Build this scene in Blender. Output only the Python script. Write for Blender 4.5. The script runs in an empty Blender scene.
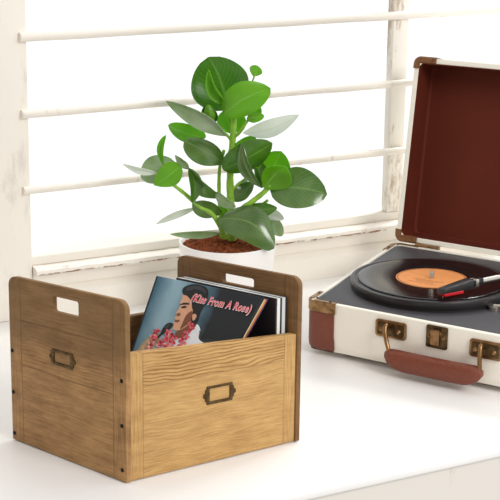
import bpy, bmesh, math, random
from mathutils import Vector, Matrix
from mathutils.geometry import tessellate_polygon
random.seed(7)
S = 1.3                                   # model units -> metres
PI = math.pi
C = bpy.context.scene.collection

# ------------------------------------------------------------------ camera
F, PITCH, CAMH, CX = 1550.0, math.radians(15.2026), 0.69294, 176.08
cd = bpy.data.cameras.new('camera'); cam = bpy.data.objects.new('camera', cd); C.objects.link(cam)
cd.sensor_width = 36; cd.lens = F/500*36; cd.shift_x = (250-CX)/500
cd.clip_start = .01; cd.clip_end = 50
cam.location = (0, 0, CAMH*S); cam.rotation_euler = (PI/2-PITCH, 0, 0)
bpy.context.scene.camera = cam
# ------------------------------------------------------------------ light
sc = bpy.context.scene
sc.view_settings.view_transform = 'Standard'; sc.view_settings.look = 'None'
sc.view_settings.gamma = 1; sc.view_settings.use_curve_mapping = False
sc.view_settings.exposure = 0.0
w = bpy.data.worlds.new('sky'); sc.world = w; w.use_nodes = True
nt = w.node_tree; bg = nt.nodes['Background']; bg.inputs[1].default_value = 1.0
# bright overcast daylight on the window side, the dimmer room on the other
tc = nt.nodes.new('ShaderNodeTexCoord'); sp = nt.nodes.new('ShaderNodeSeparateXYZ'); nt.links.new(tc.outputs['Generated'], sp.inputs[0])
mr = nt.nodes.new('ShaderNodeMapRange'); mr.inputs[1].default_value = -.35; mr.inputs[2].default_value = .35; mr.interpolation_type = 'SMOOTHSTEP'
dt = nt.nodes.new('ShaderNodeVectorMath'); dt.operation = 'DOT_PRODUCT'; dt.inputs[1].default_value = (.42, .9, .1)
nt.links.new(tc.outputs['Generated'], dt.inputs[0]); nt.links.new(dt.outputs['Value'], mr.inputs[0])
mx = nt.nodes.new('ShaderNodeMix'); mx.data_type = 'RGBA'; nt.links.new(mr.outputs[0], mx.inputs[0])
mx.inputs[6].default_value = (.62, .605, .585, 1); mx.inputs[7].default_value = (1.10, 1.12, 1.13, 1)
nt.links.new(mx.outputs[2], bg.inputs[0])

def area(name, loc, target, size, power, col):
    l = bpy.data.lights.new(name, 'AREA'); l.shape = 'RECTANGLE'; l.size = size[0]*S; l.size_y = size[1]*S
    l.energy = power; l.color = col
    o = bpy.data.objects.new(name, l); C.objects.link(o); o.location = Vector(loc)*S
    o.rotation_euler = (Vector(target)-Vector(loc)).to_track_quat('-Z', 'Y').to_euler()
    return o
area('room_window_light', (1.5, .1, 1.5), (.05, 1.75, .1), (.9, .9), 58, (1, .982, .955))
area('window_daylight', (1.35, 3.3, 1.35), (.0, 1.75, .05), (.9, .7), 75, (1, .99, .97))

# ------------------------------------------------------------------ placing helpers
cP, sP = math.cos(PITCH), math.sin(PITCH)
EYE = Vector((0, 0, CAMH))
def ray(px, py):
    X = (px-CX)/F; U = -(py-250)/F
    return Vector((X, cP+U*sP, -sP+U*cP))
def at(px, py, z=0.0):                    # the point of the horizontal plane at height z
    r = ray(px, py); return EYE+r*((z-CAMH)/r.z)
def on(px, py, p0, n):                    # the point of the plane through p0 with normal n
    r = ray(px, py); return EYE+r*((p0-EYE).dot(n)/r.dot(n))

# ------------------------------------------------------------------ materials
def srgb(r, g, b):
    f = lambda c: (c/255/12.92 if c/255 <= .04045 else ((c/255+.055)/1.055)**2.4)
    return (f(r), f(g), f(b), 1)
def mat(name, col, rough=.5, metal=0, spec=.5, noise=0, scale=40, bump=0, coat=0, ns=None):
    m = bpy.data.materials.new(name); m.use_nodes = True
    nt = m.node_tree; b = nt.nodes['Principled BSDF']
    b.inputs['Base Color'].default_value = col; b.inputs['Roughness'].default_value = rough
    b.inputs['Metallic'].default_value = metal; b.inputs['Specular IOR Level'].default_value = spec
    b.inputs['Coat Weight'].default_value = coat; b.inputs['Coat Roughness'].default_value = .15
    if noise or bump:
        tc = nt.nodes.new('ShaderNodeTexCoord'); n = nt.nodes.new('ShaderNodeTexNoise')
        n.inputs['Scale'].default_value = scale; n.inputs['Detail'].default_value = 6
        nt.links.new(tc.outputs['Object'], n.inputs['Vector'])
        if noise:
            mx = nt.nodes.new('ShaderNodeMix'); mx.data_type = 'RGBA'
            r = nt.nodes.new('ShaderNodeMapRange'); r.inputs[1].default_value = .3; r.inputs[2].default_value = .7
            nt.links.new(n.outputs[0], r.inputs[0]); nt.links.new(r.outputs[0], mx.inputs[0])
            mx.inputs[6].default_value = tuple(c*(1-noise) for c in col[:3])+(1,)
            mx.inputs[7].default_value = tuple(min(1, c*(1+noise)) for c in col[:3])+(1,)
            nt.links.new(mx.outputs[2], b.inputs['Base Color'])
        if bump:
            bp = nt.nodes.new('ShaderNodeBump'); bp.inputs['Strength'].default_value = bump; bp.inputs['Distance'].default_value = .002
            nt.links.new(n.outputs[0], bp.inputs['Height']); nt.links.new(bp.outputs[0], b.inputs['Normal'])
    return m
def worn_paint(name, paint, bare, lo, hi, scale=18, rough=.5, stretch=(1, 1, .35)):
    m = bpy.data.materials.new(name); m.use_nodes = True
    nt = m.node_tree; b = nt.nodes['Principled BSDF']; b.inputs['Roughness'].default_value = rough
    tc = nt.nodes.new('ShaderNodeTexCoord'); mp = nt.nodes.new('ShaderNodeMapping'); mp.inputs['Scale'].default_value = stretch
    n = nt.nodes.new('ShaderNodeTexNoise'); n.inputs['Scale'].default_value = scale; n.inputs['Detail'].default_value = 8; n.inputs['Roughness'].default_value = .68
    cr = nt.nodes.new('ShaderNodeMapRange'); cr.inputs[1].default_value = lo; cr.inputs[2].default_value = hi
    mx = nt.nodes.new('ShaderNodeMix'); mx.data_type = 'RGBA'; mx.inputs[6].default_value = paint; mx.inputs[7].default_value = bare
    nt.links.new(tc.outputs['Object'], mp.inputs[0]); nt.links.new(mp.outputs[0], n.inputs['Vector'])
    nt.links.new(n.outputs[0], cr.inputs[0]); nt.links.new(cr.outputs[0], mx.inputs[0]); nt.links.new(mx.outputs[2], b.inputs['Base Color'])
    bp = nt.nodes.new('ShaderNodeBump'); bp.inputs['Strength'].default_value = .25; bp.inputs['Distance'].default_value = .002; bp.invert = True
    nt.links.new(cr.outputs[0], bp.inputs['Height']); nt.links.new(bp.outputs[0], b.inputs['Normal'])
    return m
class G:                                   # tiny node-graph helper
    def __init__(s, nt): s.nt = nt
    def v(s, x, sock):
        if isinstance(x, (int, float)): sock.default_value = x
        else: s.nt.links.new(x, sock)
    def m(s, op, a, b=0.0, c=None):
        n = s.nt.nodes.new('ShaderNodeMath'); n.operation = op
        s.v(a, n.inputs[0]); s.v(b, n.inputs[1])
        if c is not None: s.v(c, n.inputs[2])
        return n.outputs[0]
    def rng(s, x, a, b, c=0.0, d=1.0):
        n = s.nt.nodes.new('ShaderNodeMapRange'); s.v(x, n.inputs[0])
        for i, k in enumerate((a, b, c, d)): n.inputs[i+1].default_value = k
        return n.outputs[0]
    def mix(s, f, a, b):
        n = s.nt.nodes.new('ShaderNodeMix'); n.data_type = 'RGBA'; s.v(f, n.inputs[0])
        for x, k in ((a, 6), (b, 7)):
            if isinstance(x, tuple): n.inputs[k].default_value = x
            else: s.nt.links.new(x, n.inputs[k])
        return n.outputs[2]
    def vec(s, x, y, z=0.0):
        n = s.nt.nodes.new('ShaderNodeCombineXYZ'); s.v(x, n.inputs[0]); s.v(y, n.inputs[1]); s.v(z, n.inputs[2]); return n.outputs[0]
    def noise(s, vec, scale, detail=4, rough=.5, dist=0):
        n = s.nt.nodes.new('ShaderNodeTexNoise'); s.nt.links.new(vec, n.inputs['Vector'])
        n.inputs['Scale'].default_value = scale; n.inputs['Detail'].default_value = detail
        n.inputs['Roughness'].default_value = rough; n.inputs['Distortion'].default_value = dist
        return n.outputs[0]
def wood(name, light, dark, length, seams=(), stile=.02, seed=0.0, upper=None, arch=.5, dark_top=None, joint=.4, mottle=.35, wave=.012):
    """boards laid along UV x (metres) between upright stiles; seams = heights of the board joints"""
    m = bpy.data.materials.new(name); m.use_nodes = True
    nt = m.node_tree; b = nt.nodes['Principled BSDF']; g = G(nt)
    uv = nt.nodes.new('ShaderNodeUVMap'); sp = nt.nodes.new('ShaderNodeSeparateXYZ'); nt.links.new(uv.outputs[0], sp.inputs[0])
    x, y = sp.outputs[0], sp.outputs[1]
    board = 0.0
    for s_ in seams: board = g.m('ADD', board, g.m('GREATER_THAN', y, s_))
    off = g.m('MULTIPLY_ADD', board, 3.7, seed) if seams else seed
    # along-board grain
    wob = g.noise(g.vec(g.m('MULTIPLY', x, 14), g.m('MULTIPLY', y, 26), off), 1, 2)
    yy = g.m('ADD', y, g.m('MULTIPLY', wob, wave))
    fine = g.noise(g.vec(g.m('MULTIPLY', x, 25), g.m('MULTIPLY', yy, 520), off), 1, 5, .6)
    ring = g.m('SINE', g.m('MULTIPLY', yy, 1500))
    ringm = g.m('MULTIPLY', g.rng(ring, -.1, 1), g.rng(g.noise(g.vec(g.m('MULTIPLY', x, 18), g.m('MULTIPLY', y, 30), off), 1, 3), .35, .65))
    amp = g.m('MULTIPLY_ADD', g.m('MINIMUM', board, 1.0), arch*.9, arch*.1) if seams else arch
    horiz = g.m('ADD', g.m('MULTIPLY', fine, .9), g.m('MULTIPLY', ringm, amp))
    fv = g.noise(g.vec(g.m('MULTIPLY', x, 520), g.m('MULTIPLY', y, 22), seed+9), 1, 5, .6)
    ist = 0.0
    if stile:
        ist = g.m('MAXIMUM', g.m('LESS_THAN', x, stile), g.m('GREATER_THAN', x, length-stile))
        grain = g.m('ADD', g.m('MULTIPLY', horiz, g.m('SUBTRACT', 1.0, ist)), g.m('MULTIPLY', g.m('MULTIPLY', fv, .95), ist))
    else: grain = horiz
    blotch = g.noise(g.vec(g.m('MULTIPLY', x, 24), g.m('MULTIPLY', y, 60), off), 1, 6, .65)
    f = g.m('ADD', g.m('MULTIPLY', g.rng(grain, .26, .84), .72), g.m('MULTIPLY', g.rng(blotch, .35, .68), mottle))
    col = g.mix(f, light, dark)
    if dark_top:                            # the top board is stained darker and greyer
        col = g.mix(g.m('MULTIPLY', g.rng(g.m('ADD', y, g.m('MULTIPLY', blotch, .02)), dark_top-.012, dark_top+.02), .55), col, srgb(104, 78, 48))
    line = 0.0
    for s_ in seams:
        d = g.m('ABSOLUTE', g.m('SUBTRACT', y, s_)); line = g.m('MAXIMUM', line, g.rng(d, .0004, .0011, 1, 0))
    if seams and stile: line = g.m('MULTIPLY', line, g.m('SUBTRACT', 1.0, ist))
    if stile:
        for s_ in (stile, length-stile):
            d = g.m('ABSOLUTE', g.m('SUBTRACT', x, s_)); line = g.m('MAXIMUM', line, g.rng(d, .0003, .0010, 1, 0))
    col = g.mix(g.m('MULTIPLY', line, joint), col, srgb(74, 48, 26))
    nt.links.new(col, b.inputs['Base Color']); b.inputs['Roughness'].default_value = .62; b.inputs['Specular IOR Level'].default_value = .25
    bp = nt.nodes.new('ShaderNodeBump'); bp.inputs['Strength'].default_value = .35; bp.inputs['Distance'].default_value = .0012; bp.invert = True
    nt.links.new(g.m('ADD', f, g.m('MULTIPLY', line, 2.0)), bp.inputs['Height']); nt.links.new(bp.outputs[0], b.inputs['Normal'])
    return m
def leafmat(name, top, back, trans, rough=.33, coat=.3):
    m = bpy.data.materials.new(name); m.use_nodes = True
    nt = m.node_tree; b = nt.nodes['Principled BSDF']; g = G(nt)
    uv = nt.nodes.new('ShaderNodeUVMap'); sp = nt.nodes.new('ShaderNodeSeparateXYZ'); nt.links.new(uv.outputs[0], sp.inputs[0])
    vn = g.m('ABSOLUTE', g.m('SUBTRACT', sp.outputs[1], .5))
    rib = g.rng(vn, .0, .035, 1, 0)
    tc = nt.nodes.new('ShaderNodeTexCoord')
    nz = g.rng(g.noise(tc.outputs['Object'], 35, 4), .3, .7)
    side = g.m('SINE', g.m('MULTIPLY', g.m('ADD', sp.outputs[0], g.m('MULTIPLY', vn, -.9)), 70))
    col = g.mix(g.m('MULTIPLY', nz, .7), top, back)
    col = g.mix(g.m('MULTIPLY', g.rng(side, .5, 1), .12), col, srgb(190, 215, 150))
    col = g.mix(g.m('MULTIPLY', rib, .55), col, srgb(165, 195, 110))
    nt.links.new(col, b.inputs['Base Color']); b.inputs['Roughness'].default_value = rough; b.inputs['Specular IOR Level'].default_value = .6
    b.inputs['Coat Weight'].default_value = coat; b.inputs['Coat Roughness'].default_value = .2
    tr = nt.nodes.new('ShaderNodeBsdfTranslucent'); tr.inputs[0].default_value = trans
    ms = nt.nodes.new('ShaderNodeMixShader'); ms.inputs[0].default_value = .38
    nt.links.new(b.outputs[0], ms.inputs[1]); nt.links.new(tr.outputs[0], ms.inputs[2])
    nt.links.new(ms.outputs[0], nt.nodes['Material Output'].inputs[0])
    return m

M = {}
M['paint'] = worn_paint('cream_paint', srgb(238, 232, 222), srgb(196, 184, 166), .66, .72, 14)
M['flaked'] = worn_paint('flaked_paint', srgb(240, 235, 225), srgb(190, 172, 150), .55, .64, 16)
M['softflake'] = worn_paint('chalky_paint', srgb(240, 234, 224), srgb(225, 217, 206), .56, .66, 22)
M['lipworn'] = worn_paint('worn_ledge_paint', srgb(244, 240, 232), srgb(150, 116, 86), .44, .55, 22, stretch=(1, 1, .3))
M['sill'] = mat('white_marble', srgb(240, 238, 236), .38, noise=.025, scale=5, spec=.4)
M['bar'] = worn_paint('bar_paint', srgb(236, 229, 219), srgb(206, 194, 178), .62, .7, 30)
M['glass'] = bpy.data.materials.new('window_glass'); M['glass'].use_nodes = True
nt = M['glass'].node_tree; nt.nodes.remove(nt.nodes['Principled BSDF'])
t_ = nt.nodes.new('ShaderNodeBsdfTransparent'); t_.inputs[0].default_value = (1, 1, 1, 1); g_ = nt.nodes.new('ShaderNodeBsdfGlossy'); g_.inputs['Roughness'].default_value = .03
x_ = nt.nodes.new('ShaderNodeMixShader'); x_.inputs[0].default_value = .008
nt.links.new(t_.outputs[0], x_.inputs[1]); nt.links.new(g_.outputs[0], x_.inputs[2]); nt.links.new(x_.outputs[0], nt.nodes['Material Output'].inputs[0])
M['brass'] = mat('aged_brass', srgb(150, 116, 80), .36, 1, noise=.35, scale=90)
M['brassdark'] = mat('dark_antique_brass', srgb(94, 76, 52), .42, 1, noise=.45, scale=120)
M['steel'] = mat('brushed_steel', srgb(205, 198, 188), .28, 1)
M['leather'] = mat('tan_leather', srgb(118, 57, 36), .48, noise=.12, scale=160, bump=.25)
M['white_case'] = mat('cream_leatherette', srgb(246, 240, 227), .45)
M['lining'] = mat('red_brown_lining', srgb(98, 37, 21), .75, noise=.08, scale=14, spec=.25)
M['deck'] = mat('charcoal_deck', srgb(66, 64, 69), .5, noise=.1, scale=300)
M['black'] = mat('black_plastic', srgb(26, 24, 25), .38)
M['platter'] = mat('black_platter', srgb(34, 31, 32), .36)
M['rubber'] = mat('black_rubber', srgb(22, 22, 22), .7)
M['red'] = mat('red_plastic', srgb(205, 30, 40), .3)
M['orange'] = mat('orange_paper', srgb(230, 150, 84), .6, noise=.06, scale=60)
M['orangedark'] = mat('brown_print', srgb(150, 84, 40), .6)
M['pot'] = mat('white_glazed_ceramic', srgb(247, 245, 243), .3)
M['nail'] = mat('black_iron', srgb(28, 24, 22), .5, .6)
M['stem'] = mat('green_stem', srgb(136, 182, 54), .45, noise=.2, scale=60)
M['soil'] = mat('coco_fibre_soil', srgb(118, 62, 36), .95, noise=.55, scale=110, bump=1, spec=.1)
M['fibre'] = mat('coco_fibre', srgb(150, 84, 48), .9, noise=.4, scale=60, spec=.1)
M['L0'] = leafmat('leaf_deep_green', srgb(58, 96, 14), srgb(88, 128, 30), srgb(126, 200, 4), .28)
M['L1'] = leafmat('leaf_fresh_green', srgb(96, 154, 6), srgb(122, 178, 14), srgb(160, 232, 4), .4, .1)
M['L2'] = leafmat('leaf_green_glare', srgb(128, 152, 104), srgb(190, 202, 178), srgb(150, 195, 70), .2, .9)  # green leaf, its silver being window glare lightened into the colour
M['L3'] = leafmat('leaf_pale_glare', srgb(222, 230, 226), srgb(244, 247, 245), srgb(215, 226, 200), .2, .9)  # pale leaf, whitened further so the colour carries the window's glare
M['L4'] = leafmat('leaf_grey_green', srgb(72, 106, 42), srgb(126, 152, 92), srgb(124, 184, 26), .18, .9)
# record
m = M['vinyl'] = bpy.data.materials.new('grooved_vinyl'); m.use_nodes = True
nt = m.node_tree; b = nt.nodes['Principled BSDF']; g = G(nt); b.inputs['Base Color'].default_value = srgb(24, 22, 23); b.inputs['Roughness'].default_value = .26
b.inputs['Specular IOR Level'].default_value = .6
tc = nt.nodes.new('ShaderNodeTexCoord'); sp = nt.nodes.new('ShaderNodeSeparateXYZ'); nt.links.new(tc.outputs['Object'], sp.inputs[0])
rad = g.m('SQRT', g.m('ADD', g.m('MULTIPLY', sp.outputs[0], sp.outputs[0]), g.m('MULTIPLY', sp.outputs[1], sp.outputs[1])))
bp = nt.nodes.new('ShaderNodeBump'); bp.inputs['Strength'].default_value = .10; bp.inputs['Distance'].default_value = .0004
nt.links.new(g.m('SINE', g.m('MULTIPLY', rad, 2400)), bp.inputs['Height']); nt.links.new(bp.outputs[0], b.inputs['Normal'])
nt.links.new(g.rng(g.noise(g.vec(g.m('MULTIPLY', rad, 160), 0.0), 1, 2), .3, .7, .12, .26), b.inputs['Roughness'])

# ------------------------------------------------------------------ object helpers
def base(o, parent):
    if parent is not None: o.parent = parent
def tag(o, label=None, cat=None, group=None, kind=None):
    for k, v in (('label', label), ('category', cat), ('group', group), ('kind', kind)):
        if v: o[k] = v
    return o
def wloc(o):
    v = Vector((0, 0, 0))
    while o is not None: v += o.location; o = o.parent
    return v
def empty(name, loc, **kw):
    o = bpy.data.objects.new(name, None); C.objects.link(o); o.location = loc; o.empty_display_size = .05
    return tag(o, **kw)
def obj(name, bm, mats, parent=None, loc=None, smooth=True, angle=35):
    """link the mesh (given in scene coordinates) as one object; loc = its own origin"""
    bmesh.ops.recalc_face_normals(bm, faces=bm.faces)
    o_ = Vector(loc) if loc is not None else (wloc(parent) if parent is not None else Vector((0, 0, 0)))
    bmesh.ops.translate(bm, verts=bm.verts, vec=-o_)
    me = bpy.data.meshes.new(name); 
    if smooth:
        for f in bm.faces: f.smooth = True
        for e in bm.edges:
            if len(e.link_faces) == 2 and e.calc_face_angle(0) > math.radians(angle): e.smooth = False
    bm.to_mesh(me); bm.free()
    for m_ in (mats if isinstance(mats, (list, tuple)) else [mats]): me.materials.append(m_)
    o = bpy.data.objects.new(name, me); C.objects.link(o)
    if parent is not None: o.parent = parent; o.location = o_-wloc(parent)
    else: o.location = o_
    return o
def NB(): return bmesh.new()
def hexa(bm, p, bev=0, seg=2, mi=0):
    """box from 8 corner points: 4 low, 4 high (same order)"""
    t = NB(); v = [t.verts.new(q) for q in p]
    for f in ((3, 2, 1, 0), (4, 5, 6, 7), (0, 1, 5, 4), (1, 2, 6, 5), (2, 3, 7, 6), (3, 0, 4, 7)): t.faces.new([v[i] for i in f])
    if bev: bmesh.ops.bevel(t, geom=list(t.edges), offset=bev, segments=seg, profile=.5, affect='EDGES')
    for f in t.faces: f.material_index = mi
    merge(bm, t); return bm
def merge(bm, t, mi=None):
    t.verts.ensure_lookup_table(); uvs = t.loops.layers.uv.active; ud = None
    if uvs: ud = bm.loops.layers.uv.verify()
    mp = {v: bm.verts.new(v.co) for v in t.verts}
    for f in t.faces:
        try: n = bm.faces.new([mp[v] for v in f.verts])
        except ValueError: continue
        n.material_index = f.material_index if mi is None else mi
        if uvs:
            for a, c in zip(n.loops, f.loops): a[ud].uv = c[uvs].uv
    t.free()
def box(bm, T, x0, x1, y0, y1, z0, z1, bev=0, seg=2, mi=0):
    return hexa(bm, [T(x0, y0, z0), T(x1, y0, z0), T(x1, y1, z0), T(x0, y1, z0), T(x0, y0, z1), T(x1, y0, z1), T(x1, y1, z1), T(x0, y1, z1)], bev, seg, mi)
def tube(bm, pts, rad, n=10, mi=0, caps=True):
    pts = [Vector(p) for p in pts]; rs = rad if isinstance(rad, (list, tuple)) else [rad]*len(pts)
    rings = []; up = Vector((0, 0, 1))
    d0 = (pts[1]-pts[0]).normalized(); a = d0.cross(up if abs(d0.z) < .9 else Vector((1, 0, 0))).normalized()
    for i, p in enumerate(pts):
        d = (pts[min(i+1, len(pts)-1)]-pts[max(i-1, 0)]).normalized()
        a = (a-d*a.dot(d)).normalized(); b_ = d.cross(a)
        rings.append([bm.verts.new(p+(a*math.cos(2*PI*k/n)+b_*math.sin(2*PI*k/n))*rs[i]) for k in range(n)])
    for r0, r1 in zip(rings, rings[1:]):
        for k in range(n):
            f = bm.faces.new((r0[k], r0[(k+1) % n], r1[(k+1) % n], r1[k])); f.material_index = mi
    if caps:
        for r in (rings[0], rings[-1]):
            f = bm.faces.new(r); f.material_index = mi
    return bm
def lathe(bm, c, prof, n=64, mi=0, mis=None):
    c = Vector(c); rings = []
    for r, z in prof:
        if r < 1e-6: rings.append([bm.verts.new(c+Vector((0, 0, z)))])
        else: rings.append([bm.verts.new(c+Vector((r*math.cos(2*PI*k/n), r*math.sin(2*PI*k/n), z))) for k in range(n)])
    for j, (a, b_) in enumerate(zip(rings, rings[1:])):
        for k in range(n):
            q = [a[k % len(a)], a[(k+1) % len(a)], b_[(k+1) % len(b_)], b_[k % len(b_)]]
            q = list(dict.fromkeys(q))
            if len(q) >= 3:
                f = bm.faces.new(q); f.material_index = mis[j] if mis else mi
    return bm
def curve(ps, n=8):                        # Catmull-Rom through points
    ps = [Vector(p) for p in ps]; e = [ps[0]*2-ps[1]]+ps+[ps[-1]*2-ps[-2]]; out = []
    for i in range(1, len(e)-2):
        a, b_, c, d = e[i-1:i+3]
        for k in range(n):
            t = k/n
            out.append(.5*((2*b_)+(c-a)*t+(2*a-5*b_+4*c-d)*t*t+(3*b_-a-3*c+d)*t**3))
    out.append(ps[-1]); return out
def sharp_bevel(t, off, seg=2, ang=40):
    es = [e for e in t.edges if len(e.link_faces) == 2 and e.calc_face_angle(0) > math.radians(ang)]
    bmesh.ops.bevel(t, geom=es, offset=off, segments=seg, profile=.5, affect='EDGES', clamp_overlap=True)
def plate(outline, holes, thick, mapf, bev=.0012, uvoff=(0, 0)):
    """flat board from a 2-D outline with holes, thickness along w: mapf(x, y, w); UV = (x, y)"""
    t = NB(); loops = [outline]+list(holes); es = []
    for lp in loops:
        vs = [t.verts.new((x, y, 0)) for x, y in lp]
        es += [t.edges.new((vs[i], vs[(i+1) % len(vs)])) for i in range(len(vs))]
    bmesh.ops.triangle_fill(t, edges=es, use_beauty=True, use_dissolve=False)
    r = bmesh.ops.extrude_face_region(t, geom=list(t.faces))
    bmesh.ops.translate(t, verts=[v for v in r['geom'] if isinstance(v, bmesh.types.BMVert)], vec=(0, 0, thick))
    bmesh.ops.recalc_face_normals(t, faces=t.faces)
    if bev: sharp_bevel(t, bev, 2, 50)
    uvl = t.loops.layers.uv.verify()
    for f in t.faces:
        for l in f.loops: l[uvl].uv = (l.vert.co.x+l.vert.co.z*.7+uvoff[0], l.vert.co.y+l.vert.co.z*.7+uvoff[1])
    for v in t.verts: v.co = mapf(*v.co)
    return t
def rrect(x0, x1, y0, y1, r, n=5, corners=(1, 1, 1, 1)):
    o = []
    for (cx, cy, a0, q) in ((x0, y0, PI, corners[0]), (x1, y0, 1.5*PI, corners[1]), (x1, y1, 0, corners[2]), (x0, y1, .5*PI, corners[3])):
        if not q: o.append((cx, cy)); continue
        sx = 1 if cx == x0 else -1; sy = 1 if cy == y0 else -1
        for k in range(n+1):
            a = a0+.5*PI*k/n; o.append((cx+sx*r+r*math.cos(a), cy+sy*r+r*math.sin(a)))
    return o

# ================================================================== THE SETTING
WY = math.radians(26.08)                   # the window runs off to the back on its one side
WX = Vector((math.cos(WY), math.sin(WY), 0)); WN = Vector((math.sin(WY), -math.cos(WY), 0))   # along it / out of it into the room
W0 = at(340, 273)
def W(t, q, z): return W0+WX*t+WN*q+Vector((0, 0, z))     # q = how far it stands out into the room
def wz(px, py, q=0.0):                     # window-plane coordinates of a pixel
    p = on(px, py, W(0, q, 0), WN); d = p-W0; return d.dot(WX), p.z
TJ = -.530                                  # inner edge of the left jamb
# sill slab
fe = math.radians(27.2)
fa = at(300, 493); FX = Vector((math.cos(fe), math.sin(fe), 0))
b = NB()
fl, fr = fa-FX*.85, fa+FX*1.15
back_l, back_r = W(-1.05, -.06, 0), W(.95, -.06, 0)
dz = Vector((0, 0, 1))
hexa(b, [fl-dz*.012, fr-dz*.012, back_r-dz*.012, back_l-dz*.012, fl, fr, back_r, back_l], .004, 3)
tag(obj('trim_1', b, M['sill'], loc=(fa.x, fa.y, 0)), 'white marble window sill slab under the crate and suitcase', None, None, 'structure')
b = NB(); inn = Vector((-math.sin(fe), math.cos(fe), 0))*.006
M['lowpaint'] = worn_paint('grey_white_paint', srgb(222, 216, 208), srgb(198, 188, 176), .6, .7, 9)
hexa(b, [fl+inn-dz*.6, fr+inn-dz*.6, back_r-dz*.6, back_l-dz*.6, fl+inn-dz*.012, fr+inn-dz*.012, back_r-dz*.012, back_l-dz*.012])
tag(obj('wall_front', b, M['lowpaint'], loc=(fa.x, fa.y, -.6)), 'painted wall below the window sill', None, None, 'structure')
# left wall / jamb
b = NB(); box(b, W, -1.05, TJ-.075, -.06, .008, 0, 1.0, .002)
tag(obj('wall_left', b, M['paint'], loc=W(TJ-.3, 0, 0)), 'cream painted wall beside the window', None, None, 'structure')
# apron below the window, moulded: a profile run along the wall
def run(prof, t0, t1, n=40, jit=0, mis=None):
    b = NB(); rows = []
    for i in range(n+1):
        t = t0+(t1-t0)*i/n
        rows.append([b.verts.new(W(t, q+(random.uniform(-jit, jit) if 0 < k < len(prof)-1 else 0), z+(random.uniform(-jit, jit) if 0 < k < len(prof)-1 else 0))) for k, (q, z) in enumerate(prof)])
    for a, c in zip(rows, rows[1:]):
        for k in range(len(prof)):
            j = (k+1) % len(prof); f = b.faces.new((a[k], a[j], c[j], c[k])); f.material_index = mis[k] if mis else 0
    b.faces.new(rows[0]); b.faces.new(rows[-1][::-1]); return b
tag(obj('trim_2', run([(-.06, 0), (.016, 0), (.014, .036), (.010, .040), (.004, .044), (-.06, .044)], TJ, .95), M['paint'], loc=W(0, 0, 0)), 'cream apron board below the window', None, None, 'structure')
tag(obj('trim_3', run([(-.06, .0442), (.002, .0442), (.004, .055), (.009, .063), (.011, .066), (-.06, .066)], TJ, .95), M['paint'], loc=W(0, 0, .044)), 'curved cream moulding below the window ledge', None, None, 'structure')
tag(obj('trim_4', run([(-.06, .0662), (.018, .0662), (.0205, .0695), (.020, .074), (.014, .0775), (-.06, .0775)], TJ+.0005, .95, 160, .0006, (0, 1, 0, 0, 0, 0)), [M['bar'], M['lipworn']], loc=W(0, 0, .066)), 'white window ledge with worn flaking front edge', None, None, 'structure')
# window: rails, posts, panes, bars
win = empty('window_1', W(-.2, -.03, .0776), label='painted wooden window with white horizontal bars', kind='structure')
b = NB(); box(b, W, TJ, .95, -.05, .0, .0776, .0915, .002); box(b, W, TJ, .95, -.05, 0, .92, .98, .002)
obj('rail', b, M['paint'], win)
b = NB(); box(b, W, TJ-.075, TJ, -.05, .005, .0, .98, .002)
obj('frame_post', b, M['softflake'], win)
b = NB(); box(b, W, .0845, .114, -.016, .002, .0915, .92, .003)
obj('mullion', b, M['flaked'], win)
b = NB(); box(b, W, .90, .95, -.05, .002, .0915, .92, .003)
obj('frame_post', b, M['flaked'], win)
for a, c in ((TJ, .0845), (.114, .90)):
    b = NB(); box(b, W, a-.003, c+.003, -.014, -.011, .0905, .922); obj('pane', b, M['glass'], win)
for (za, zb, r) in ((.4123, .4098, .0066), (.3035, .3028, .0062), (.1930, .1942, .0060), (.5240, .5215, .0062), (.636, .634, .0062)):
    b = NB(); pts = [W(TJ-.012+(.91+.012-TJ)*i/30, .008, za+(zb-za)*(.07+i/30*1.4)+random.uniform(-.0004, .0004)) for i in range(31)]
    tube(b, pts, [r*random.uniform(.95, 1.05) for _ in pts], 12); obj('window_bar', b, M['bar'], win)
b = NB(); box(b, W, -1.05, .95, -.06, .014, 1.0, 1.15, .003)
tag(obj('wall_back', b, M['paint'], loc=W(0, 0, 1.0)), 'cream wall above the window', None, None, 'structure')

# ================================================================== RECORD CRATE
KW, KD, KH = .2330, .1884, .2094
K0 = Vector((-.0541, 1.5715, 0)); E1 = Vector((.85174, .52396, 0)); E2 = Vector((-.73106, .68231, 0))
def K(u, v, z): return K0+E1*u+E2*v+Vector((0, 0, z*(1-.0398*u/KW-.0398*v/KD)))
TH = .0060                                  # board thickness
crate = empty('record_crate', K(KW/2, KD/2, 0), label='open wooden record crate with brass label holders, standing in front of the potted plant', cat='crate')
w_left = wood('weathered_wood', srgb(194, 150, 100), srgb(120, 86, 50), KD, (.1005, .157), .0195, 1.3, arch=.18, dark_top=.135, joint=.38, mottle=.5)
w_front = wood('golden_wood', srgb(214, 174, 114), srgb(138, 94, 46), KW-2*TH, (.1092,), .0165, 4.1, arch=.62, joint=.22, mottle=.3, wave=.020)
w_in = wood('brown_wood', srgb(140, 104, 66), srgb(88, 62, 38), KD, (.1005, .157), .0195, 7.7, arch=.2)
out = rrect(0, KD, 0.0015, KH, .0115, 6, (0, 0, 1, 1))
slot = rrect(.0725, .1145, .1785, .1965, .003, 3)
t = plate(out, [slot], TH, lambda v, z, u: K(u, v, z)); lp = obj('end_panel', t, w_left, crate)
slot2 = rrect(.0665, .1160, .1845, .1965, .003, 3)
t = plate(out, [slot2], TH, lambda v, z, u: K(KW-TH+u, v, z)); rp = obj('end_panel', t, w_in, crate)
rp['label'] = 'darker brown end panel at the far end'
fo = [(TH, .0015), (KW-TH, .0015), (KW-TH, .1390), (TH, .1495)]
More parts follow.
